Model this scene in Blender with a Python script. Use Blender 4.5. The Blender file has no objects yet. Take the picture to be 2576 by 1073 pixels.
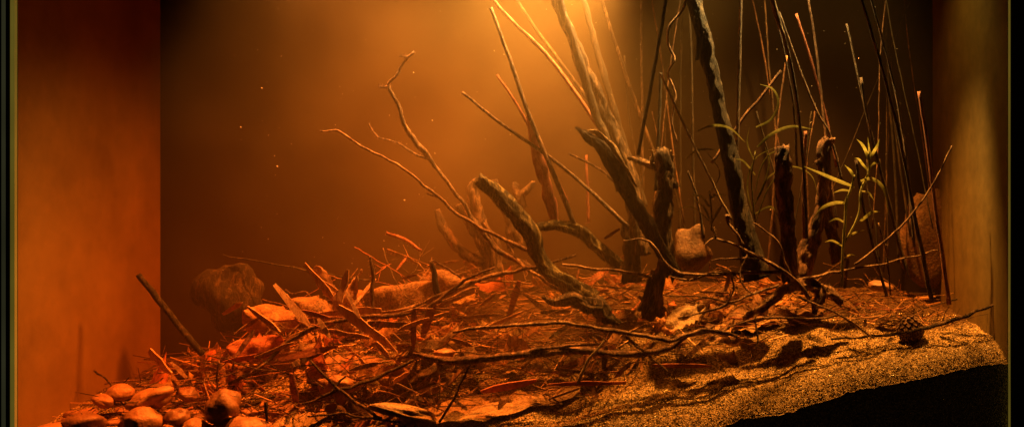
import bpy, math, random
import numpy as np
from mathutils import Vector, noise, Matrix, Euler
R = random.Random(7)
sc = bpy.context.scene
col = sc.collection
D = 2.66; CX = 0.388; CZ = 0.623
TL, TR, TB = -1.243, 1.247, 0.75
sc.view_settings.view_transform = 'Standard'
sc.view_settings.look = 'None'

def W(px, py, d):
    s = (D + d) / D
    return Vector((CX + (px - 1676) / 1000 * s, d, CZ + (450 - py) / 1000 * s))
def smooth(a, b, x):
    t = min(1, max(0, (x - a) / (b - a))); return t * t * (3 - 2 * t)
def lerp(x, xs, ys): return float(np.interp(x, xs, ys))
def ground_z(x, y):
    f = lerp(x, [-1.25, -.9, 0.15, .45, .8, 1.25], [-.035, -.035, -.03, .015, .095, .185])
    b = lerp(x, [-1.25, -.75, -.1, .4, 1.3], [.04, .10, .25, .30, .26])
    z = f + (b - f) * ((y / TB) ** 0.95)
    z += .06 * math.exp(-((x + .52) / .26) ** 2 - ((y - .4) / .18) ** 2)
    z += .03 * math.exp(-((x - .36) / .14) ** 2 - ((y - .32) / .1) ** 2) + .03 * math.exp(-((x - .78) / .14) ** 2 - ((y - .32) / .09) ** 2)
    z -= .022 * math.exp(-y / .028) * smooth(.0, .35, x)
    z += 0.020 * noise.noise(Vector((x * 3.6, y * 4.2, 1.3))) + 0.010 * noise.noise(Vector((x * 11, y * 11, 4)))
    return z
# ------------------------------------------------------------- materials
def mat(name):
    m = bpy.data.materials.new(name); m.use_nodes = True
    nt = m.node_tree; return m, nt, nt.nodes['Principled BSDF']
def ramp(nt, fac, stops):
    r = nt.nodes.new('ShaderNodeValToRGB'); e = r.color_ramp.elements
    while len(e) < len(stops): e.new(0.5)
    for k, (p, c) in enumerate(stops): e[k].position = p; e[k].color = (*c, 1)
    nt.links.new(fac, r.inputs[0]); return r.outputs[0]
def objvec(nt, sz=1):
    tc = nt.nodes.new('ShaderNodeTexCoord')
    mp = nt.nodes.new('ShaderNodeMapping'); mp.inputs['Scale'].default_value = (1, 1, sz); nt.links.new(tc.outputs['Object'], mp.inputs[0]); return mp.outputs[0]
def noisetex(nt, scale, detail=6, vec=None, rough=.6, dist=0):
    n = nt.nodes.new('ShaderNodeTexNoise'); n.inputs['Scale'].default_value = scale
    n.inputs['Detail'].default_value = detail; n.inputs['Roughness'].default_value = rough
    n.inputs['Distortion'].default_value = dist
    nt.links.new(vec if vec is not None else objvec(nt), n.inputs['Vector']); return n.outputs[0]
def bump(nt, bsdf, h, strength, dist=.004):
    b = nt.nodes.new('ShaderNodeBump'); b.inputs['Strength'].default_value = strength
    b.inputs['Distance'].default_value = dist
    nt.links.new(h, b.inputs['Height']); nt.links.new(b.outputs[0], bsdf.inputs['Normal'])
def mathn(nt, op, a, b):
    n = nt.nodes.new('ShaderNodeMath'); n.operation = op
    for k, v in enumerate((a, b)):
        if isinstance(v, (int, float)): n.inputs[k].default_value = v
        else: nt.links.new(v, n.inputs[k])
    return n.outputs[0]
def mrange(nt, v, a, b, c, d):
    n = nt.nodes.new('ShaderNodeMapRange'); n.interpolation_type = 'SMOOTHSTEP'; nt.links.new(v, n.inputs[0])
    for k, q in enumerate((a, b, c, d)): n.inputs[k + 1].default_value = q
    return n.outputs[0]
def mixc(nt, f, a, b):
    mx = nt.nodes.new('ShaderNodeMixRGB')
    for k, v in enumerate((f, a, b)):
        if isinstance(v, tuple): mx.inputs[k].default_value = v
        else: nt.links.new(v, mx.inputs[k])
    return mx.outputs[0]
def wood(name, c1, c2, c3, scale=45, rough=.8, bs=1, sz=.3):
    m, nt, b = mat(name)
    n = noisetex(nt, scale, 10, objvec(nt, sz), .75, .6)
    nt.links.new(ramp(nt, n, [(.38, c1), (.5, c2), (.62, c3)]), b.inputs['Base Color'])
    b.inputs['Roughness'].default_value = rough
    bump(nt, b, noisetex(nt, scale * 2.6, 8, objvec(nt, sz), .75), bs, .02)
    return m
M_BARK = wood('dark_bark', (.011, .007, .004), (.055, .033, .017), (.32, .2, .10))
M_RBARK = wood('reddish_bark', (.03, .014, .008), (.13, .06, .032), (.48, .27, .14))
M_DARK = wood('black_bark', (.004, .003, .002), (.016, .011, .006), (.12, .08, .04))
M_MOSS = wood('mossy_bark', (.012, .01, .004), (.06, .045, .016), (.42, .33, .13), 60)
M_PALE = wood('pale_wood', (.2, .14, .07), (.45, .33, .18), (.75, .6, .35), 60)
M_TWIG = wood('twig_bark', (.06, .03, .018), (.27, .15, .08), (.65, .42, .22), 50)
M_RED = wood('red_wood', (.16, .05, .03), (.38, .13, .08), (.6, .28, .18), 40)
M_REED = wood('reed_skin', (.03, .018, .010), (.10, .06, .032), (.4, .25, .14), 60, .6)
M_SPL = wood('splintered_wood', (.4, .2, .1), (.75, .43, .22), (.9, .63, .37), 35, .6)

def leafmat(name, c1, c2, c3, trans=0.0, dust=0.0, bs=1):
    m, nt, b = mat(name)
    cc = ramp(nt, noisetex(nt, 22, 10, None, .7, .8), [(.34, c1), (.5, c2), (.66, c3)])
    if dust:
        f = ramp(nt, noisetex(nt, 190, 4), [(.42, (0, 0, 0)), (.58, (dust, dust, dust))])
        cc = mixc(nt, f, cc, (.55, .4, .2, 1))
    nt.links.new(cc, b.inputs['Base Color'])
    b.inputs['Roughness'].default_value = .6
    bump(nt, b, noisetex(nt, 90, 8, None, .7), bs, .01)
    if trans:
        t = nt.nodes.new('ShaderNodeBsdfTranslucent'); nt.links.new(cc, t.inputs[0])
        mx = nt.nodes.new('ShaderNodeMixShader'); mx.inputs[0].default_value = trans
        nt.links.new(b.outputs[0], mx.inputs[1]); nt.links.new(t.outputs[0], mx.inputs[2])
        nt.links.new(mx.outputs[0], nt.nodes['Material Output'].inputs[0])
    return m
M_LEAF = leafmat('brown_leaf', (.10, .04, .018), (.32, .14, .06), (.68, .36, .16), .25, .3, .6)
M_DARKLEAF = leafmat('dark_leaf', (.03, .014, .008), (.12, .052, .025), (.32, .15, .07), .15, .3, .6)
M_DUST = leafmat('silted_leaf', (.14, .08, .04), (.32, .20, .09), (.55, .37, .17), 0, .8)
M_REDLEAF = leafmat('red_leaf', (.22, .06, .03), (.46, .14, .07), (.7, .3, .14), .25, 0, .6)
M_ROCK = leafmat('reddish_rock', (.035, .016, .009), (.085, .04, .02), (.16, .08, .04), 0, .12, .8)
M_GREEN = leafmat('green_leaf', (.2, .21, .05), (.42, .42, .11), (.72, .68, .24), .35)
M_GRASS = leafmat('grass_leaf', (.10, .11, .03), (.24, .24, .07), (.48, .44, .14), .3)
m, nt, b = mat('river_stone'); M_STONE = m
oi = nt.nodes.new('ShaderNodeObjectInfo'); mx = nt.nodes.new('ShaderNodeMixRGB'); mx.blend_type = 'MULTIPLY'; mx.inputs[0].default_value = 1
nt.links.new(ramp(nt, noisetex(nt, 16, 10, None, .75), [(.3, (.2, .10, .05)), (.5, (.45, .24, .12)), (.7, (.68, .42, .22))]), mx.inputs[1])
nt.links.new(ramp(nt, oi.outputs['Random'], [(0, (.4, .36, .34)), (.5, (.8, .72, .66)), (1, (1, .95, .9))]), mx.inputs[2]); nt.links.new(mx.outputs[0], b.inputs['Base Color'])
b.inputs['Roughness'].default_value = .5; bump(nt, b, noisetex(nt, 60, 8), .6, .008)
def islandmat(name, stops, rough=.6):
    m, nt, b = mat(name); g = nt.nodes.new('ShaderNodeNewGeometry')
    nt.links.new(ramp(nt, g.outputs['Random Per Island'], stops), b.inputs['Base Color']); b.inputs['Roughness'].default_value = rough; return m

# ------------------------------------------------------------- mesh helpers
def catmull(P, n):
    out = []; P = [Vector(p) for p in P]
    Q = [P[0] * 2 - P[1]] + P + [P[-1] * 2 - P[-2]]
    for i in range(1, len(Q) - 2):
        p0, p1, p2, p3 = Q[i-1], Q[i], Q[i+1], Q[i+2]
        for k in range(n):
            t = k / n
            out.append(.5 * ((2*p1) + (p2-p0)*t + (2*p0-5*p1+4*p2-p3)*t*t + (3*p1-p0-3*p2+p3)*t*t*t))
    out.append(P[-1]); return out
def tube(V, F, pts, rad, sides=8, n=5, bark=.15, wob=0, flat=1, fuzz=0, rough_end=0):
    seed = R.uniform(0, 99)
    S = catmull([Vector((p.x, p.y, p.z, r)) for p, r in zip(pts, rad)], n)
    C = [Vector(s[:3]) for s in S]; r = [max(.0003, s[3]) for s in S]
    if wob:
        for i in range(1, len(C) - 1):
            C[i] = C[i] + noise.noise_vector(C[i] * 24 + Vector((seed, 0, 0))) * wob + noise.noise_vector(C[i] * 70 + Vector((seed, 5, 0))) * wob * .35
    L = len(C); up = None; rings = []; dist = 0
    for i in range(L):
        t = (C[min(i+1, L-1)] - C[max(i-1, 0)]).normalized()
        if up is None: up = t.cross(Vector((.3, 1, .2))).normalized()
        up = (up - t * up.dot(t)).normalized(); side = t.cross(up)
        if i: dist += (C[i] - C[i-1]).length
        ring = []
        for k in range(sides):
            a = 2 * math.pi * k / sides; ca, sa = math.cos(a), math.sin(a)
            q = Vector((ca * 1.6 + seed, sa * 1.6, dist * 16))
            nn = noise.noise(q) * (1.5 if sides < 18 else .8)
            if sides > 8: nn += 1.0 * noise.noise(Vector((ca * 4 + seed, sa * 4, dist * 14))) + 1.5 * noise.noise(Vector((ca * 9 + seed, sa * 9, dist * 34)))
            rr = r[i] * (1 + bark * nn)
            p = C[i] + up * ca * rr + side * sa * rr * flat
            if rough_end and i in (0, L - 1):
                p += t * (-1 if i == 0 else 1) * rough_end * r[i] * (noise.noise(q * 2.1) + .2) * 1.8
            V.append(p); ring.append(len(V) - 1)
        rings.append(ring)
    for i in range(L - 1):
        for k in range(sides):
            F.append((rings[i][k], rings[i][(k+1) % sides], rings[i+1][(k+1) % sides], rings[i+1][k]))
    V.append(C[0].copy()); c0 = len(V) - 1; V.append(C[-1].copy()); c1 = len(V) - 1
    for k in range(sides):
        F.append((c0, rings[0][(k+1) % sides], rings[0][k])); F.append((c1, rings[-1][k], rings[-1][(k+1) % sides]))
    for _ in range(fuzz):
        i = R.randrange(L); k = R.randrange(sides)
        p = V[rings[i][k]]; o = (p - C[i]).normalized()
        dr = (o + Vector((R.uniform(-.7, .7), R.uniform(-.7, .7), R.uniform(-.7, .7)))).normalized()
        h = R.uniform(.002, .010); w = o.cross(Vector((R.random(), R.random(), .3))).normalized() * .0007
        b = len(V); V += [p - w, p + w, p + dr * h]; F.append((b, b+1, b+2))
def mkmesh(name, V, F, m, smoothf=True, origin=None):
    o = origin if origin is not None else Vector((0, 0, 0))
    me = bpy.data.meshes.new(name); me.from_pydata([tuple(v - o) for v in V], [], F)
    if smoothf: me.polygons.foreach_set('use_smooth', [True] * len(F))
    me.materials.append(m); me.update(); return me
def thing(name, me, label, cat, loc=(0, 0, 0), group=None):
    ob = bpy.data.objects.new(name, me); col.objects.link(ob); ob.location = loc
    if label: ob['label'] = label; ob['category'] = cat
    if group: ob['group'] = group
    return ob
def part(name, me, parent, label=None):
    ob = bpy.data.objects.new(name, me); col.objects.link(ob); ob.parent = parent
    if label: ob['label'] = label
    return ob
def wd(name, label, cat, m, paths, sides=8, n=5, bark=.15, wob=.004, flat=1, fuzz=0, rough_end=0, group=None, k=.86):
    V, F = [], []; org = None
    for p in paths:
        pts = [W(a, b, c) for a, b, c, r in p]; rad = [k * r / 1000 * (D + c) / D for a, b, c, r in p]
        if org is None: org = pts[-1]
        tube(V, F, pts, rad, sides, n, bark, wob, flat, fuzz, rough_end)
    return thing(name, mkmesh(name, V, F, m, True, org), label, cat, org, group)

# ------------------------------------------------------------- setting
nx, ny = 420, 160; V, F = [], []
for j in range(ny + 1):
    y = TB * (j / ny) ** 1.5
    for i in range(nx + 1):
        x = TL + (TR - TL) * i / nx
        V.append(Vector((x, y, ground_z(x, y) + .005 * noise.noise(Vector((x * 60, y * 60, 0))))))
for j in range(ny):
    for i in range(nx):
        a = j * (nx + 1) + i; F.append((a, a+1, a+nx+2, a+nx+1))
b0 = len(V)
for i in range(nx + 1): V.append(V[i].copy())
for i in range(nx + 1): V.append(Vector((V[i].x, V[i].y, -.32)))
for i in range(nx): F.append((b0+i, b0+nx+1+i, b0+nx+2+i, b0+i+1))
m, nt, bs = mat('sand')
ov = objvec(nt)
vo = nt.nodes.new('ShaderNodeTexVoronoi'); vo.inputs['Scale'].default_value = 330; nt.links.new(ov, vo.inputs['Vector'])
sp = nt.nodes.new('ShaderNodeSeparateColor'); nt.links.new(vo.outputs['Color'], sp.inputs[0])
sandc = ramp(nt, sp.outputs[0], [(.1, (.08, .06, .025)), (.4, (.28, .20, .09)), (.8, (.5, .37, .17)), (1, (.85, .7, .38))])
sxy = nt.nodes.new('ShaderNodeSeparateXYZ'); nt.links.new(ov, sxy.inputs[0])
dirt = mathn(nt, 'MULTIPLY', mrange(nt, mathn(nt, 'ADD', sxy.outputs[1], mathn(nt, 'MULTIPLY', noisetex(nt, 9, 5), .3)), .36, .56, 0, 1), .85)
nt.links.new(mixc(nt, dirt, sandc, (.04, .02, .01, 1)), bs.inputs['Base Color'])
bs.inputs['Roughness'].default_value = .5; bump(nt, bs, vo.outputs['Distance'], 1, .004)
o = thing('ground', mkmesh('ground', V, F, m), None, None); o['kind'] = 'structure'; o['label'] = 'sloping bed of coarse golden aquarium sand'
def boxmesh(name, m, x0, x1, y0, y1, z0, z1):
    V = [Vector((x, y, z)) for x in (x0, x1) for y in (y0, y1) for z in (z0, z1)]
    F = [(0, 1, 3, 2), (4, 6, 7, 5), (0, 4, 5, 1), (2, 3, 7, 6), (0, 2, 6, 4), (1, 5, 7, 3)]
    return mkmesh(name, V, F, m, False)
def wallmat(name, c1, c2, rough=.6, sc_=4):
    m, nt, b = mat(name)
    nt.links.new(ramp(nt, noisetex(nt, sc_, 12, None, .7), [(.3, c1), (.7, c2)]), b.inputs['Base Color'])
    b.inputs['Roughness'].default_value = rough; return m
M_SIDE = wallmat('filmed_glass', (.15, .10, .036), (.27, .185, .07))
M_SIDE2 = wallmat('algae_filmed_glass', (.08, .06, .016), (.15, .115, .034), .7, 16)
M_BACK = wallmat('dark_back_glass', (.009, .006, .004), (.018, .013, .008))
M_TRIM, nt, b = mat('black_trim'); b.inputs['Base Color'].default_value = (.012, .012, .01, 1); b.inputs['Roughness'].default_value = .4
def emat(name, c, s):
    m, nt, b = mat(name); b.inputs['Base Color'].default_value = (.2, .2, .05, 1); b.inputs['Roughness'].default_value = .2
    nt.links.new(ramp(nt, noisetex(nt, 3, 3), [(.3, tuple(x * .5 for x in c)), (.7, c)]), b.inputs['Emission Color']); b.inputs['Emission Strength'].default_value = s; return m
M_GLOW_EDGE = emat('glowing_glass_edge', (.22, .16, .02), .5); M_GLOW_EDGE2 = emat('outer_glowing_edge', (.03, .03, .014), .8)  # weak emission put into the edge material to look like light piped through glass
tank = bpy.data.objects.new('aquarium_tank', None); col.objects.link(tank); tank.location = (0, 0, -.32)
tank['label'] = 'long glass aquarium tank of tea stained water'; tank['category'] = 'aquarium'
def tp(name, m, *a):
    o = part(name, boxmesh(name, m, *a), tank); o.matrix_parent_inverse = Matrix.Translation((0, 0, .32)); return o
tp('back_pane', M_BACK, TL - .03, TR + .03, TB, TB + .02, -.34, 1.6)
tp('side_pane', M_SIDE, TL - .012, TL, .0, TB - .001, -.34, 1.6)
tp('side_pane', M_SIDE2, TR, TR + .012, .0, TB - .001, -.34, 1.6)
tp('glowing_glass_edge', M_GLOW_EDGE, TL - .012, TL - .001, -.012, -.001, -.34, 1.5)
tp('glowing_glass_edge', M_GLOW_EDGE, TR + .001, TR + .003, -.012, -.001, -.34, 1.5)
tp('corner_trim', M_TRIM, TL - .022, TL - .0125, -.014, .03, -.34, 1.5)
tp('corner_trim', M_TRIM, TR + .0035, TR + .06, -.014, .03, -.34, 1.5)
tp('glowing_glass_edge', M_GLOW_EDGE2, TL - .034, TL - .0225, -.012, .03, -.34, 1.5)
tp('corner_trim', M_TRIM, TL - .08, TL - .0345, -.014, .03, -.34, 1.5)
tp('added_shade_panel', M_TRIM, .3, TR - .002, .002, .305, 1.6, 1.61)  # unseen panel added above the water to shade the front strip of gravel

# ------------------------------------------------------------- gravel grains
rg = np.random.default_rng(3); N = 42000
base = np.array([(1,0,0),(-1,0,0),(0,1,0),(0,-1,0),(0,0,1),(0,0,-1)], float)
fc = np.array([(0,2,4),(2,1,4),(1,3,4),(3,0,4),(2,0,5),(1,2,5),(3,1,5),(0,3,5)])
xs = rg.uniform(TL + .01, TR - .01, N); ys = .004 + .45 * rg.uniform(0, 1, N) ** 1.4; V = np.zeros((N, 6, 3))
for i in range(N):
    q = Euler(rg.uniform(0, 6.3, 3)).to_matrix()
    V[i] = (base * (.0017 * rg.uniform(.5, 1.7) * rg.uniform(.6, 1.2, (6, 1)))) @ np.array(q).T + (xs[i], ys[i], ground_z(xs[i], ys[i]) + .001)
me = bpy.data.meshes.new('gravel'); me.from_pydata(V.reshape(-1, 3).tolist(), [], (fc[None] + (np.arange(N) * 6)[:, None, None]).reshape(-1, 3).tolist())
me.materials.append(islandmat('gravel_grains', [(0, (.03, .025, .015)), (.4, (.16, .115, .055)), (.8, (.48, .36, .17)), (1, (.95, .8, .48))], .3))
o = thing('gravel', me, None, None); o['kind'] = 'stuff'; o['label'] = 'loose glittering gravel grains over the sand'

# ------------------------------------------------------------- driftwood
ST = 'driftwood_stump'; BR = 'driftwood'
wd(BR, 'thick mossy broken branch leaning over the litter', 'driftwood', M_MOSS,
   [[(1205, 452, .2, 20), (1255, 492, .21, 25), (1305, 545, .22, 26), (1340, 592, .23, 25), (1352, 635, .24, 22), (1380, 682, .24, 23), (1430, 715, .24, 27), (1490, 755, .24, 30)],
    [(1345, 572, .25, 12), (1400, 566, .28, 15), (1455, 580, .30, 19), (1500, 618, .32, 19), (1555, 665, .35, 18)]],
   24, 14, .18, .003, fuzz=1000, rough_end=.6, k=.8)
wd(BR, 'long thin bare branch arching into open water', 'driftwood', M_TWIG,
   [[(805, 328, .2, 2.2), (850, 333, .2, 3), (905, 365, .21, 3.5), (960, 393, .22, 3.8), (1012, 422, .23, 4.5), (1060, 462, .24, 4.5), (1100, 492, .25, 5), (1140, 527, .26, 5.5), (1200, 567, .27, 6), (1260, 597, .28, 6.5), (1335, 630, .28, 8)],
    [(1085, 492, .25, 1.5), (1075, 489, .25, 2), (1100, 494, .25, 3)], [(1300, 650, .27, 3), (1270, 605, .28, 3)]], 7, 6, .2, .006, fuzz=20, k=.8)
wd(BR, 'tall crooked forked branch with fuzzy algae', 'driftwood', M_REED,
   [[(1043, 130, .3, 4), (1015, 158, .3, 4), (995, 190, .3, 4.5), (978, 218, .3, 6), (998, 258, .3, 6), (1012, 300, .3, 6.5), (1035, 342, .3, 7.5), (1070, 385, .3, 9), (1105, 432, .31, 6), (1150, 492, .31, 6), (1192, 552, .32, 7), (1235, 615, .33, 8), (1300, 655, .34, 8), (1400, 700, .36, 8)],
    [(955, 216, .3, 2), (978, 220, .3, 5)], [(1008, 140, .3, 1), (1028, 146, .3, 3)],
    [(928, 310, .33, 1.5), (955, 345, .33, 2), (1000, 358, .32, 2.5), (1040, 385, .31, 3), (1075, 398, .3, 4)]], 9, 7, .2, .006, fuzz=260, k=.8)
wd(ST, 'upright gnarled root with hooked top', 'driftwood', M_BARK,
   [[(1205, 452, .48, 8), (1188, 468, .48, 14), (1192, 510, .48, 18), (1210, 570, .48, 20), (1235, 620, .48, 24), (1240, 690, .48, 30)],
    [(1100, 528, .48, 8), (1112, 570, .48, 12), (1140, 612, .48, 13), (1180, 645, .48, 14), (1235, 670, .48, 14)],
    [(1155, 515, .48, 9), (1180, 560, .48, 14), (1205, 600, .48, 15), (1230, 640, .48, 16)]], 14, 9, .25, .004, fuzz=160, rough_end=.4)
wd(ST, 'dark branching root behind mossy branch', 'driftwood', M_BARK,
   [[(1245, 455, .55, 9), (1262, 500, .55, 15), (1285, 550, .55, 18), (1300, 620, .55, 24)],
    [(1340, 458, .55, 7), (1325, 480, .55, 12), (1300, 510, .55, 12), (1285, 560, .55, 14)],
    [(1295, 465, .55, 10), (1305, 490, .55, 12), (1318, 520, .55, 10)]], 14, 9, .25, .004, fuzz=100, rough_end=.4)
sp_ = wd(BR, 'leaning split limb with pale torn edge', 'driftwood', M_DARK,
   [[(1470, 337, .2, 10), (1508, 367, .2, 19), (1548, 425, .21, 22), (1588, 500, .23, 22), (1628, 565, .25, 21), (1662, 630, .27, 20), (1700, 690, .3, 20)],
    [(1450, 322, .2, 1), (1470, 333, .2, 5), (1490, 345, .2, 8)]], 22, 13, .2, .004, fuzz=500, rough_end=.8, k=.84)
V, F = [], []
tube(V, F, [W(1482, 328, .2), W(1504, 335, .2), W(1536, 366, .2), W(1566, 410, .2), W(1602, 470, .22)], [.003, .006, .006, .005, .002], 12, 8, .5, .004, fuzz=90)
part('torn_edge', mkmesh('torn_edge', V, F, M_PALE, True, sp_.location), sp_, 'pale torn wood strip')
st = wd(ST, 'upright stump with pale ragged broken top', 'driftwood', M_BARK,
   [[(1665, 386, .3, 22), (1670, 410, .3, 25), (1674, 440, .3, 26), (1676, 480, .3, 24), (1670, 540, .3, 23), (1672, 600, .3, 22), (1680, 680, .3, 24)],
    [(1580, 396, .33, 5), (1612, 405, .32, 8), (1655, 420, .31, 12)],
    [(1655, 560, .28, 5), (1650, 520, .28, 9), (1660, 480, .28, 9)], [(1705, 470, .3, 5), (1685, 455, .3, 9)]], 22, 12, .2, .004, fuzz=420, rough_end=.5)
V, F = [], []
for (x0, y0, x1, y1, rr) in [(1644, 402, 1640, 376, .005), (1654, 394, 1656, 370, .006), (1666, 392, 1670, 376, .006), (1680, 394, 1688, 378, .006), (1690, 404, 1694, 388, .004), (1640, 420, 1636, 394, .004), (1660, 392, 1650, 384, .006)]:
    tube(V, F, [W(x1, y1, .295), W((x0+x1)/2, (y0+y1)/2, .3), W(x0, y0 + 6, .3)], [.0015, rr * .7, rr], 9, 4, .5, .002, fuzz=30)
part('broken_crown', mkmesh('broken_crown', V, F, M_PALE, True, st.location), st, 'pale ragged broken wood spikes')
wd(ST, 'short flared stump among tangled twigs', 'driftwood', M_RBARK,
   [[(1668, 655, .24, 13), (1660, 690, .24, 17), (1650, 735, .24, 22), (1642, 790, .24, 32)], [(1640, 680, .22, 4), (1628, 730, .22, 8), (1615, 780, .22, 12)]], 22, 14, .28, .004, fuzz=200, rough_end=.5)
wd(ST, 'straight upright stump with flat cut top', 'driftwood', M_RBARK,
   [[(1968, 372, .25, 21), (1970, 430, .25, 24), (1974, 500, .25, 23), (1982, 580, .25, 22), (1985, 640, .25, 23), (1990, 700, .25, 27)]], 22, 14, .17, .003, fuzz=300, rough_end=.3, k=.9)
wd(ST, 'knobbly stump forking into two roots', 'driftwood', M_RBARK,
   [[(2088, 350, .33, 16), (2072, 370, .33, 19), (2074, 440, .33, 20), (2072, 510, .33, 20), (2050, 575, .33, 22), (2020, 650, .33, 30), (2000, 700, .33, 34)],
    [(2068, 520, .33, 15), (2095, 590, .33, 15), (2110, 650, .33, 20)], [(2055, 408, .31, 6), (2068, 404, .32, 11)]], 22, 12, .22, .004, fuzz=280, rough_end=.4, k=.9)
wd(BR, 'tall dark trunk rising through the water', 'driftwood', M_DARK,
   [[(1700, -240, .28, 19), (1742, -20, .28, 21), (1770, 90, .28, 23), (1792, 190, .28, 21), (1812, 290, .28, 22), (1836, 390, .28, 25), (1852, 480, .28, 26), (1878, 590, .28, 30), (1905, 700, .28, 38)],
    [(1755, 150, .27, 2), (1758, 100, .27, 3), (1765, 60, .28, 7)]], 22, 16, .15, .002, fuzz=1100, k=.82)
wd(BR, 'tall leaning trunk covered in fuzzy algae', 'driftwood', M_BARK,
   [[(1320, -220, .38, 14), (1398, 0, .38, 17), (1438, 90, .38, 20), (1478, 190, .38, 25), (1515, 270, .38, 26), (1550, 350, .38, 24), (1578, 430, .38, 26), (1598, 520, .38, 30), (1612, 640, .38, 36)]], 22, 16, .22, .004, fuzz=1700, k=.66)
wd(BR, 'slim dark trunk leaning beside mossy one', 'driftwood', M_DARK,
   [[(1400, -220, .34, 7), (1410, 0, .34, 9), (1440, 90, .34, 10), (1470, 190, .34, 12), (1500, 290, .34, 12), (1530, 360, .34, 11), (1560, 480, .34, 12)],], 12, 9, .15, .003, fuzz=240)
wd(BR, 'slim dark trunk in hazy water', 'driftwood', M_DARK,
   [[(1400, -200, .5, 6), (1468, 0, .5, 8), (1500, 120, .5, 9), (1540, 260, .5, 10), (1580, 390, .5, 10), (1620, 520, .5, 12)]], 9, 7, .15, .003, fuzz=80)
wd(ST, 'thick dark stump hidden behind branches', 'driftwood', M_DARK, [[(1580, 560, .42, 20), (1590, 620, .42, 24), (1590, 700, .42, 30)]], 16, 9, .3, .003, rough_end=.4)
wd('root_knot', 'knotted root lump lying in the twigs', 'driftwood', M_BARK,
   [[(1365, 745, .16, 5), (1400, 760, .16, 10), (1450, 750, .16, 18), (1500, 775, .16, 20), (1530, 800, .16, 16), (1560, 815, .16, 6)],
    [(1450, 745, .16, 12), (1475, 770, .15, 15), (1510, 790, .15, 8)]], 16, 9, .45, .007, fuzz=300)
wd('root_knot', 'twisted root mound matted with fine roots', 'driftwood', M_TWIG,
   [[(1870, 800, .22, 8), (1930, 760, .22, 15), (2000, 718, .22, 20), (2060, 725, .22, 22), (2120, 760, .22, 14)],
    [(2030, 700, .22, 14), (2060, 735, .2, 18), (2050, 790, .2, 10)]], 16, 9, .5, .009, fuzz=500, k=.6)
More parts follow.
